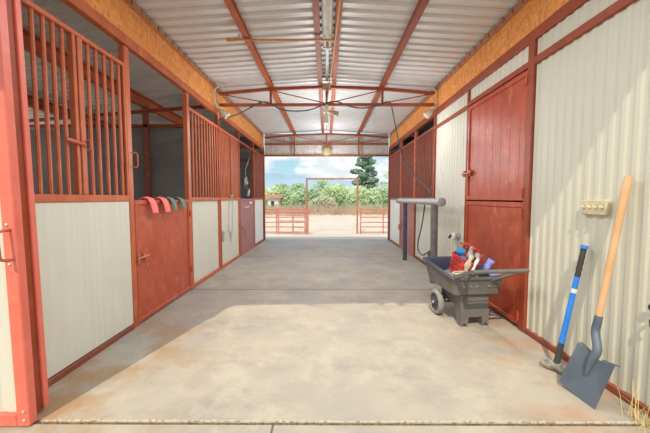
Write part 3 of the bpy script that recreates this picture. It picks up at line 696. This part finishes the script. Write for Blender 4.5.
for s, nm in ((-1, 'left'), (1, 'right')):
    t = thing('floodlight', (s*1.75, 5.2, 2.65), 'pale floodlight with looped conduit at the %s end of the mid truss' % nm, 'floodlight')
    MB().lathe([(.03, 0), (.04, .01), (.04, .04), (.03, .05)], (s*1.79, 5.2, 2.72), (-s, 0, 0), 14).build('mount', 'conduit_pale', t)
    MB().lathe([(.015, 0), (.03, .03), (.055, .09), (.06, .16), (.05, .165)], (s*1.76, 5.17, 2.70), (-s*.75, .1, -.65), 16).build('lamp_head', 'conduit_pale', t)
    pts = [(s*1.70, 5.27, 3.03), (s*1.78, 5.24, 3.05), (s*(1.80+.015), 5.2, 2.98), (s*1.81, 5.19, 2.86), (s*1.80, 5.19, 2.74)]
    if s < 0: pts = [(-1.62, 5.26, 3.04), (-1.72, 5.1, 3.05), (-1.79, 5.05, 2.98), (-1.80, 5.05, 2.86), (-1.79, 5.1, 2.76), (-1.78, 5.18, 2.73)]
    MB().tube(smoothpath(pts), .010, 8).build('conduit_loop', 'conduit_pale', t)
    if s < 0:
        MB().tube(smoothpath([(-1.72, 5.0, 3.0), (-1.80, 4.95, 2.9), (-1.78, 4.98, 2.75), (-1.70, 5.1, 2.7)]), .006, 6).build('wire', 'rope', t)
        MB().tube([(-1.79, 5.17, 2.66), (-1.78, 5.15, 2.55)], .012, 6).build('pull_cord', 'conduit_pale', t)
t = thing('gable_lamp', (.014, 9.0, 2.6), 'round yellow-beige lamp in the centre over the far opening', 'lamp')
MB().lathe([(.06, 0), (.13, .015), (.135, .05), (.10, .085), (.03, .10)], (.014, 9.085, 2.60), (0, -1, 0), 24).build('lamp_dome', 'box_yellow', t)
MB().B(-.006, 9.06, 2.72, .034, 9.09, 2.8).build('bracket', 'steel_red', t, 0)

# ================================================================== CART
CO = V((1.44, 2.955, 0)); ang = radians(7)
cart = thing('yard_cart', CO, 'grey plastic yard cart with two wheels in front of the red door', 'cart', rz=ang)
def rrect(u0, u1, v0, v1, z0, z1, r=.04, n=4):
    """rounded rectangle ring; z runs z0 (front, v0) .. z1 (back)"""
    pts = []
    for cx, cy, a0 in ((u1-r, v1-r, 0), (u0+r, v1-r, pi/2), (u0+r, v0+r, pi), (u1-r, v0+r, 1.5*pi)):
        for k in range(n+1):
            a = a0+pi/2*k/n; x = cx+r*cos(a); y = cy+r*sin(a)
            pts.append(V((x, y, z0+(z1-z0)*(y-v0)/(v1-v0))))
    return pts
outer = [rrect(-.12, .12, .03, .36, .17, .17), rrect(-.15, .15, .0, .42, .30, .30), rrect(-.235, .235, -.05, .50, .325, .34), rrect(-.245, .245, -.06, .54, .40, .43), rrect(-.255, .255, -.075, .585, .475, .545), rrect(-.272, .272, -.092, .602, .478, .548), rrect(-.272, .272, -.092, .602, .498, .568)]
inner = [rrect(-.245, .245, -.065, .575, .498, .568), rrect(-.238, .238, -.055, .54, .47, .54), rrect(-.225, .225, -.04, .50, .345, .36), rrect(-.14, .14, .012, .41, .31, .31)]
MB().loft(outer, True, False).build('tub_shell', 'cart_grey', cart, 40, True)
tb = MB().loft([outer[-1]]+inner, False, True); tb.build('tub_liner', 'cart_inside', cart, 40, True)
st = MB()
for s in (-1, 1):   # moulded legs, each with two toes
    st.loft([[V((s*.06, -.02, .17)), V((s*.145, -.02, .17)), V((s*.145, .10, .17)), V((s*.06, .10, .17))], [V((s*.075, -.025, .03)), V((s*.14, -.025, .03)), V((s*.14, .06, .03)), V((s*.075, .06, .03))]])
    st.B(s*.078, -.028, 0, s*.096, .05, .04).B(s*.122, -.028, 0, s*.142, .05, .04)
st.B(-.145, -.018, .16, .145, .10, .31, .008).B(-.13, -.028, .25, .13, -.01, .28, .006).B(-.10, -.024, .09, .10, .02, .17, .004)
st.build('stand', 'cart_grey', cart, 0, True)
rib = MB()
for u in (-.15, -.08, -.02, .10, .17): rib.B(u-.012, -.075, .40, u+.012, -.055, .412, .003)
rib.build('tub_badge', 'tyre', cart, 0, True)
for s in (-1, 1):
    w = MB().lathe([(.095, -.028), (.118, -.03), (.128, -.018), (.13, 0), (.128, .018), (.118, .03), (.095, .028), (.095, -.028)], (s*.215, .34, .13), (s, 0, 0), 32)
    wh = w.build('wheel', 'tyre', cart, 40, True)
    hubm = MB().lathe([(.026, -.02), (.03, .028), (.015, .034)], (s*.215, .34, .13), (s, 0, 0), 16)
    for k in range(6):
        a = k*pi/3+.3; hubm.bar(V((s*.222, .34, .13))+V((0, cos(a), sin(a)))*.02, V((s*.222, .34, .13))+V((0, cos(a), sin(a)))*.1, .022, .026, (1, 0, 0))
    hubm.lathe([(.09, -.006), (.098, -.006), (.098, .008), (.09, .008)], (s*.22, .34, .13), (s, 0, 0), 32)
    hubm.lathe([(.094, -.012), (.094, -.008)], (s*.21, .34, .13), (s, 0, 0), 32)
    hubm.build('hub', 'wheel_hub', wh, 40, True)
    MB().lathe([(.014, .03), (.014, .042), (.006, .046)], (s*.215, .34, .13), (s, 0, 0), 12).build('hub_cap', 'hub_cap', wh, 40, True)
MB().tube([(-.2, .34, .13), (.2, .34, .13)], .010, 8).B(-.15, .32, .12, -.12, .36, .30).B(.12, .32, .12, .15, .36, .30).build('axle', 'wheel_hub', cart, 40, True)
hd = MB()
for s in (-1, 1):
    hd.loft([[V((s*.262, -.06, .515)), V((s*.222, -.06, .515)), V((s*.222, -.06, .48)), V((s*.262, -.06, .48))],
             [V((s*.248, -.34, .635)), V((s*.218, -.34, .635)), V((s*.218, -.34, .605)), V((s*.248, -.34, .605))]])
    hd.loft([[V((s*.15, -.06, .475)), V((s*.11, -.06, .475)), V((s*.11, -.06, .445)), V((s*.15, -.06, .445))],
             [V((s*.235, -.33, .62)), V((s*.21, -.33, .62)), V((s*.21, -.33, .602)), V((s*.235, -.33, .602))]])
hd.tube([(-.255, -.36, .62), (.255, -.36, .62)], .018, 12)
hd.build('handle', 'cart_grey', cart, 0, True)

# cart contents: positions in world from cart-local
Rz = Matrix.Rotation(ang, 4, 'Z')
def cw(u, v, z): return CO+(Rz @ V((u, v, z)))
# grey sack at the bottom
bm = bmesh.new(); bmesh.ops.create_uvsphere(bm, u_segments=24, v_segments=12, radius=1)
mb = MB(); bm.verts.index_update()
mb.add([cw(v.co.x*.215*(1+.04*sin(7*v.co.y)), .27+v.co.y*.21, .405+v.co.z*(.085+.012*sin(9*v.co.x+4*v.co.y))) for v in bm.verts], [[v.index for v in f.verts] for f in bm.faces]); bm.free()
tag(mb.build('feed_sack', 'sack', smooth=60), 'crumpled grey sack lying in the cart under the basket', 'sack')
# basket
c0 = cw(-.035, .20, .475)
tilt = Matrix.Translation(c0) @ Matrix.Rotation(radians(16), 4, 'Y') @ Matrix.Rotation(radians(14), 4, 'X') @ Matrix.Rotation(radians(-38), 4, 'Z')
t = thing('tote_basket', c0, 'red plastic tote basket in the cart', 'basket')
o1 = [rrect(-.10, .10, -.075, .075, 0, 0, .02), rrect(-.125, .125, -.10, .10, .17, .17, .025), rrect(-.135, .135, -.11, .11, .17, .17, .028), rrect(-.135, .135, -.11, .11, .185, .185, .028),
      rrect(-.12, .12, -.095, .095, .185, .185, .025), rrect(-.095, .095, -.07, .07, .008, .008, .02)]
b = MB().loft(o1); b.xf(tilt); b.build('bin', 'basket_red', t, 40)
sl_ = MB()
for i in range(6):
    for zz in (.05, .09, .13): sl_.B(-.1+i*.036, -.0995-(.02*(zz-.13)/.17*-0)-.0, zz, -.082+i*.036, -.093, zz+.018, .001)
sl_.xf(tilt @ Matrix.Rotation(radians(0), 4, 'X')); sl_.build('slot', 'maroon', t, 0)
hh = [(-.0, -.105, .17), (0, -.10, .24), (0, -.06, .30), (0, 0, .315), (0, .06, .30), (0, .10, .24), (0, .105, .17)]
hp = smoothpath([(p[1]*1.15, p[0], p[2]) for p in hh], 4)
hx = MB()
rings = [[p+V((0, a, 0))+V((0, 0, b_)) for a, b_ in ((-.014, -.006), (.014, -.006), (.014, .006), (-.014, .006))] for p in hp]
hx.loft(rings); hx.xf(tilt); hx.build('carry_handle', 'basket_red', t, 40)
def bottle(loc, axis, r, h, mat, capmat, name, label, cat, capr=.6, caph=.03):
    t = thing(name, loc, label, cat)
    MB().lathe([(r*.9, 0), (r, .01), (r, h*.75), (r*.85, h*.85), (r*capr, h)], loc, axis, 18).build('body', mat, t)
    ax = V(axis).normalized(); MB().lathe([(r*capr*1.05, 0), (r*capr*1.05, caph), (r*capr*.8, caph+.005)], V(loc)+ax*h, axis, 16).build('cap', capmat, t)
tl = lambda u, v, z: tilt @ V((u, v, z))
bottle(tl(-.065, .03, .075), (-.05, -.5, .9), .042, .14, 'blue_plastic', 'blue_plastic', 'plastic_jar', 'round blue jar at the left in the red basket', 'jar', 1.02, .03)
bottle(tl(.035, .055, .06), (.1, -.15, 1), .03, .19, 'white_plastic', 'white_plastic', 'spray_bottle', 'white bottle under the red basket handle', 'bottle', .6, .035)
bottle(tl(-.005, -.045, .05), (.05, -.4, 1), .028, .12, 'blue_plastic', 'blue_plastic', 'small_tub', 'small blue tub in the middle of the red basket', 'tub', 1.02, .02)
bottle(tl(.085, .03, .07), (.3, -.2, 1), .03, .14, 'olive', 'white_plastic', 'spray_can', 'tall can with big white cap at the right in the basket', 'can', 1.05, .045)
bottle(cw(.155, .12, .49), (.35, -.35, .8), .036, .13, 'lavender_plastic', 'lavender_plastic', 'lotion_bottle', 'lavender bottle standing right of the red basket', 'bottle', .9, .03)
bottle(cw(.16, .0, .50), (.7, -.5, .25), .028, .08, 'lavender_plastic', 'orange_plastic', 'squeeze_tube', 'lavender tube with red cap lying behind the cart handle', 'tube', .9, .02)
# beige glove spilling over basket front: gloves
def rag(name, mat, label, cat, path, w, th):
    P = smoothpath(path, 5); rings = []
    for i, p in enumerate(P):
        d = (P[min(i+1, len(P)-1)]-P[max(i-1, 0)]).normalized(); a = d.cross(V((0, 1, 0.2))).normalized(); b = a.cross(d)
        k = w*(.75+.25*sin(i*.9)); rings.append([p+a*(k*cos(q*pi/6))+b*(th*sin(q*pi/6)*(1+.3*cos(q*2))) for q in range(12)])
    return tag(MB().loft(rings).build(name, mat, smooth=60), label, cat)
rag('work_glove', 'beige_cloth', 'beige cloth glove slung over the front of the red basket', 'glove', [tl(.03, .0, .20), tl(.045, -.06, .235), tl(.055, -.115, .225), tl(.06, -.135, .16), tl(.065, -.135, .09)], .036, .016)
rag('grooming_cloth', 'white_plastic', 'white cloth hanging over the basket rim beside the beige glove', 'cloth', [tl(.1, .0, .20), tl(.11, -.06, .225), tl(.115, -.12, .20), tl(.12, -.13, .12)], .022, .012)
pts = []
for i in range(60):
    a = i*.42; pts.append(cw(-.13+(.075+.006*sin(i))*cos(a), .03+.06*sin(a), .485+.0006*i+.004*sin(i*.7)))
tag(MB().tube(pts, .007, 6).build('coiled_rope', 'rope'), 'coil of pale rope at the front left corner of the cart', 'rope')

# ================================================================== SHOVEL
B0 = V((1.567, 1.868, .008)); BT = V((1.655, 1.838, .283)); S0 = V((1.685, 1.885, .445)); T0 = V((1.800, 1.856, 1.372))
ax = (BT-B0).normalized(); we = V((.044, -.21, 0)).normalized(); we = (we-ax*we.dot(ax)).normalized(); nm = ax.cross(we).normalized()
if nm.x > 0: nm = -nm
sh = thing('square_shovel', B0, 'square-mouth shovel with wooden handle leaning on the right wall', 'shovel')
def P_(w, h, d): return B0+we*w+ax*h+nm*d
bl = MB(); nu, nv = 13, 9
def bladept(i, j, off):
    u = -1+2*i/(nu-1); v = j/(nv-1); w = .118-.006*v
    top = -.022*(1-abs(u))*v**3 + .012*abs(u)*v**4
    z = .29*v+top; dish = .020*u*u*(.5+.5*v)
    crease = .018*math.exp(-(u*4.5)**2)*max(0, (v-.3)/.7)
    return P_(u*w, z, dish+crease+off)
for off in (0, -.004):
    for j in range(nv):
        for i in range(nu): bl.v.append(bladept(i, j, off))
n = nu*nv
for j in range(nv-1):
    for i in range(nu-1):
        a = j*nu+i; bl.f.append([a, a+1, a+nu+1, a+nu]); bl.f.append([n+a, n+a+nu, n+a+nu+1, n+a+1])
for i in range(nu-1):
    bl.f.append([i, n+i, n+i+1, i+1]); a = (nv-1)*nu+i; bl.f.append([a, a+1, n+a+1, n+a])
for j in range(nv-1):
    a = j*nu; bl.f.append([a, a+nu, n+a+nu, n+a]); a = j*nu+nu-1; bl.f.append([a, n+a, n+a+nu, a+nu])
bl.build('blade', 'shovel_steel', sh, 50)
for s_ in (-1, 1):
    MB().loft([[P_(s_*k, .272+.028*(k/.11)+dz, d) for dz, d in ((0, .004), (.006, .004), (.006, -.022), (0, -.022))] for k in (.035, .07, .112)]).build('foot_step', 'shovel_steel', sh, 0)
sd = (T0-S0).normalized()
sk = smoothpath([P_(0, .15, .010), P_(0, .21, .018), P_(0, .27, .022), P_(0, .33, .020), S0-sd*.04, S0+sd*.02, S0+sd*.07], 3)
m_ = len(sk); rad = [(.008+.016*min(1, q/(m_*.32))) if q < m_*.4 else .024-.003*((q-m_*.4)/(m_*.6)) for q in range(m_)]
MB().tube(sk, rad, 14).build('socket', 'shovel_steel', sh)
hL = (T0-S0).length
MB().tube([S0+sd*.04, S0+sd*.25, S0+sd*.6, S0+sd*(hL-.05), T0], [.0175, .0195, .0185, .0215, .019], 14).build('handle', 'wood_handle', sh)

# ================================================================== SLEDGEHAMMER
H0 = V((1.65, 2.155, .036)); A0, A1 = V((1.615, 2.216, .036)), V((1.685, 2.098, .036)); hx_ = (A1-A0).normalized(); HT = V((1.80, 2.14, .915))
t = thing('sledgehammer', H0, 'blue-handled sledgehammer leaning on the ribbed wall', 'sledgehammer')
MB().lathe([(.028, -.085), (.037, -.077), (.038, -.035), (.032, -.02), (.032, .02), (.038, .035), (.037, .077), (.028, .085)], H0, hx_, 8).build('head', 'sledge_steel', t, 20)
def lp(k): return H0+(HT-H0)*k
MB().tube([lp(0.02), lp(.2)], [.02, .018], 12).build('collar', 'grip_black', t)
MB().tube([lp(.185), lp(.5), lp(.75)], [.018, .017, .017], 12).build('shaft', 'tool_blue', t)
MB().tube([lp(.74+.024*i) for i in range(11)], [.0165+.002*(i % 2) for i in range(11)], 12).build('grip', 'grip_black', t)
MB().tube([lp(.975), lp(1.0)], [.024, .022], 12).build('end_knob', 'tool_blue', t)
MB().tube([lp(.615), lp(.65)], .0176, 12).build('label_sticker', 'white_plastic', t)

# ================================================================== STRAW TUFT
r2 = random.Random(5); mb = MB()
def blade(mb, p, h, lean, w, rnd):
    p = V(p); a = rnd.uniform(0, 2*pi); d = V((cos(a), sin(a), 0)); s_ = V((-sin(a), cos(a), 0))*w
    q1 = p+d*lean*.35+V((0, 0, h*.6)); q2 = p+d*lean+V((0, 0, h))
    mb.tube([p, q1, q2], [w, w*.8, w*.3], 3, False)
for i in range(70):
    blade(mb, (1.77+r2.gauss(0, .045), 1.635+r2.gauss(0, .035), -.004), r2.uniform(.02, .09), r2.uniform(.02, .09), .0014, r2)
for i in range(8): blade(mb, (1.75+r2.gauss(0, .03), 1.69+r2.gauss(0, .03), 0), r2.uniform(.12, .26), r2.uniform(.02, .08), .0016, r2)
tag(mb.build('dry_grass', 'straw', smooth=0), 'tuft of dry yellow grass at the foot of the right wall', 'grass', kind='stuff')

# ================================================================== YARD BEYOND
gY = 16.0; g0 = gz(gY)
t = thing('gate_bow', (.4, gY, g0), 'rusty rectangular pipe arch standing in the yard between the gates', 'gate arch')
xa, xb = -1.02, 1.60; zt = 2.24
for x in (xa, xb): MB().tube([(x, gY, g0-.05), (x, gY, zt)], .045, 10).build('arch_post', 'bow_rust', t)
MB().tube([(xa-.045, gY, zt), (xb+.045, gY, zt)], .045, 10).build('arch_bar', 'bow_rust', t)
def gate(x0, x1, label, y=gY, lean=0, zs=(.09, .36, .60, .87, 1.12, 1.30), ups=()):
    t = thing('pipe_gate', (x0, y, g0), label, 'gate')
    for z in zs:
        MB().tube([(x0, y, g0+z+(.0)), (x1, y+lean, g0+z)], .028, 8).build('rail', 'gate_rust', t)
    for x in (x0, x1)+tuple(ups):
        yy = y+lean*(x-x0)/(x1-x0)
        MB().tube([(x, yy, g0-.03), (x, yy, g0+1.34)], .034, 8).build('upright', 'gate_rust', t)
    return t
gate(-4.2, -1.12, 'rusty pipe gate left of the arch, stretching behind the left wall', ups=(-2.5, -1.75))
gate(-2.52, -.90, 'shorter pipe gate swung in front of the left gate', y=15.5, lean=-.55, zs=(.12, .42, .72, 1.0, 1.2))
gate(1.78, 4.6, 'rusty pipe gate right of the arch', ups=(2.95,))

# dry brush bank
rb = random.Random(11)
mb = MB()
for i in range(2600):
    x = rb.uniform(-22, 22); y = rb.uniform(33.5, 39)
    h = rb.uniform(.25, 1.15)
    blade(mb, (x, y, gz(y)-.02), h, rb.uniform(.1, .6), rb.uniform(.015, .04), rb)
tag(mb.build('dry_brush', 'brush_dry', smooth=0), 'bank of tangled brown dry brush along the far edge of the yard', 'brush', kind='stuff')
mb = MB()
for i in range(2600):
    x = rb.uniform(-22, 22); y = rb.uniform(35, 42)
    h = rb.uniform(.4, 1.3); blade(mb, (x, y, gz(y)-.02), h, rb.uniform(.1, .5), rb.uniform(.02, .05), rb)
tag(mb.build('weeds', 'leaf_grey', smooth=0), 'grey-green weeds growing behind the brown brush bank', 'weeds', kind='stuff')

def blobmesh(loc, rx, ry, rz, n, leaf, rnd, mb, flat=.0):
    for i in range(n):
        a = rnd.uniform(0, 2*pi); u = rnd.uniform(-1, 1); r = rnd.uniform(.55, 1.0)**.5
        s_ = sqrt(1-u*u); p = V(loc)+V((rx*r*s_*cos(a), ry*r*s_*sin(a), rz*r*u))
        n_ = V((rnd.gauss(0, .5), rnd.gauss(0, .5)-.7, rnd.gauss(0, .5)+.7)).normalized()
        t1 = n_.orthogonal().normalized()*leaf*rnd.uniform(.6, 1.3); t2 = n_.cross(t1)*.55
        mb.add([p-t1, p-t2, p+t1, p+t2], [(0, 1, 2, 3)])
def shrub(x, y, w, h, mat, label, n=900, leaf=.2, group=None):
    z0 = gz(y); t = thing('shrub', (x, y, z0), label, 'shrub', group)
    rnd = random.Random(int(x*100)+int(y*7)); mb = MB(); tr = MB()
    k = max(4, int(w*1.6))
    for i in range(k):
        fx = (i+.5)/k*2-1; hh = h*.84*(1-.35*fx*fx)*rnd.uniform(.8, 1.08)
        bx = x+fx*w*.42; by = y+rnd.uniform(-.6, .6)
        blobmesh((bx, by, z0+hh*.52), w/k*1.25, .9, hh*.5, n//k, leaf, rnd, mb)
        tr.tube([(bx, by, z0-.05), (bx+rnd.uniform(-.2, .2), by, z0+hh*.5), (bx+rnd.uniform(-.4, .4), by, z0+hh*.85)], [.06, .04, .015], 6)
    mb.build('foliage', mat, t, 0); tr.build('stem', 'bark', t)
SH = [(-17, 46, 7, 3.9, 'leaf_a', 'green shrub farthest left of those beyond the yard'),
      (-11.2, 45, 6, 4.0, 'leaf_b', 'bushy green shrub at the far left behind the small shed'),
      (-6.8, 47, 5.5, 4.3, 'leaf_a', 'mid green shrub behind the left pipe gate, right of the shed'),
      (-2.6, 44, 5.0, 4.0, 'leaf_c', 'darker green shrub seen just inside the arch at left'),
      (1.4, 46, 5.5, 5.0, 'leaf_a', 'tall rounded green shrub centred in the arch'),
      (5.4, 44, 5.0, 4.2, 'leaf_b', 'pale green shrub at the foot of the pine'),
      (9.8, 46, 6, 4.6, 'leaf_c', 'green shrub right of the pine by the far right corner'),
      (15.5, 45, 7, 4.2, 'leaf_a', 'green shrub farthest right of those beyond the yard'),
      (-.6, 41.5, 3.2, 2.6, 'leaf_grey', 'low grey leafless bush inside the arch')]
for x, y, w, h, mt, lb in SH: shrub(x, y, w, h, mt, lb, n=2600, leaf=.17)
def tree(x, y, h, w, mat, label, n=2600, leaf=.22, airy=1, name='tree', rz=None):
    z0 = gz(y); t = thing(name, (x, y, z0), label, 'tree'); rnd = random.Random(int(x*91)+5); mb = MB(); tr = MB()
    top = V((x+.1, y, z0+h)); tr.tube([(x, y, z0-.1), (x+.1, y, z0+h*.5), top-V((0, 0, .4))], [h*.022, h*.016, .03], 8)
    k = 17
    for i in range(k):
        f = .30+.70*i/(k-1); a = i*2.4; rr2 = w*.5*(1.05-abs(f-.62)*1.7)*rnd.uniform(.6, 1.1)
        c = V((x+rr2*cos(a)*.75, y+rr2*sin(a)*.75, z0+h*f*.97))
        tr.tube([(x+.05, y, c.z-h*.07), c], [.07, .025], 6)
        blobmesh(c, w*.22*rnd.uniform(.8, 1.2), w*.22, h*.055*rnd.uniform(.8, 1.3), n//k, leaf, rnd, mb)
    mb.build('crown', mat, t, 0); tr.build('trunk', 'bark', t)
tree(6.75, 54, 9.4, 4.6, 'leaf_pine', 'tall dark green pine rising behind the right gate', n=4200, leaf=.2)
tree(12.2, 58, 6.8, 5, 'leaf_c', 'thin pale tree at the right edge of the far opening', n=700, leaf=.2)
tree(-5.6, 60, 4.4, 4.5, 'leaf_c', 'low green tree poking above shrubs left of the arch', n=1500, leaf=.2)
tree(-9.2, 62, 4.4, 4.0, 'leaf_c', 'second green tree above shrubs, left of its neighbour', n=1300, leaf=.2)
tree(-1.0, 62, 5.2, 4.5, 'leaf_c', 'sparse tree top showing above the shrubs inside the arch', n=900, leaf=.2)
# distant wooded slope of brush between trees and hills
mb = MB(); rw = random.Random(21)
for i in range(9000):
    x = rw.uniform(-45, 45); y = rw.uniform(58, 80); z = gz(y)+rw.uniform(0, 3.2+1.2*sin(x*.25)+.6*sin(x*.9))
    n_ = V((rw.gauss(0, .5), rw.gauss(0, .5)-.8, rw.gauss(0, .5)+.7)).normalized(); t1 = n_.orthogonal().normalized()*.42; t2 = n_.cross(t1)*.7
    mb.add([V((x, y, z))-t1, V((x, y, z))-t2, V((x, y, z))+t1, V((x, y, z))+t2], [(0, 1, 2, 3)])
tag(mb.build('thicket', 'leaf_b', smooth=0), 'dense green thicket filling the background behind the shrubs', 'thicket', kind='stuff')
# small shed
t = thing('small_shed', (-7.3, 41.5, gz(41.5)), 'small white shelter with rusty red roof among bushes at far left', 'shed')
x, y, z = -7.3, 41.5, gz(41.5)+.2
MB().box(x-.5, y-.5, z, x+.9, y+.8, z+1.6).build('wall', 'white_plastic', t, 0)
MB().add([V((x-1.6, y-.9, z+1.6)), V((x+1.5, y-.9, z+1.6)), V((x+1.5, y+1, z+1.6)), V((x-1.6, y+1, z+1.6)), V((x-1.2, y+.05, z+2.1)), V((x+1.1, y+.05, z+2.1))], [(0, 1, 5, 4), (1, 2, 5), (2, 3, 4, 5), (3, 0, 4), (0, 3, 2, 1)]).build('roof', 'bow_rust', t, 0)
for px in (-1.5, 1.4): MB().tube([(x+px, y-.7, z), (x+px, y-.7, z+1.62)], .05, 6).build('post', 'bark', t)
MB().box(x-.1, y-.52, z, x+.35, y-.5, z+1.2).build('doorway', 'black_iron', t, 0)
# hills
def hill(y, base, amp, seed, mat, label, x0, x1, fn):
    mb = MB(); n = 90; rnd = random.Random(seed); ph = [rnd.uniform(0, 6) for _ in range(6)]
    for j in range(2):
        for row, (dy, k) in enumerate(((-260, 0), (-90, .7), (0, 1), (140, .6), (300, 0))) if j == 0 else ():
            for i in range(n+1):
                x = x0+(x1-x0)*i/n; u = x/(x1-x0)
                h = fn(x)+amp*(sin(u*31+ph[0])*.5+sin(u*67+ph[1])*.3+sin(u*140+ph[2])*.15)
                mb.v.append(V((x, y+dy, -2+max(h, 1)*k)))
    for r in range(4):
        for i in range(n): a = r*(n+1)+i; mb.f.append([a, a+1, a+n+2, a+n+1])
    tag(mb.build('hill', mat, smooth=60), label, 'hill')
hill(1500, 0, 9, 2, 'hill', 'haze-tinted blue-grey mountain ridge on the horizon', -1600, 1600, lambda x: 124-46*(1/(1+math.exp(-(x+40)/80))))
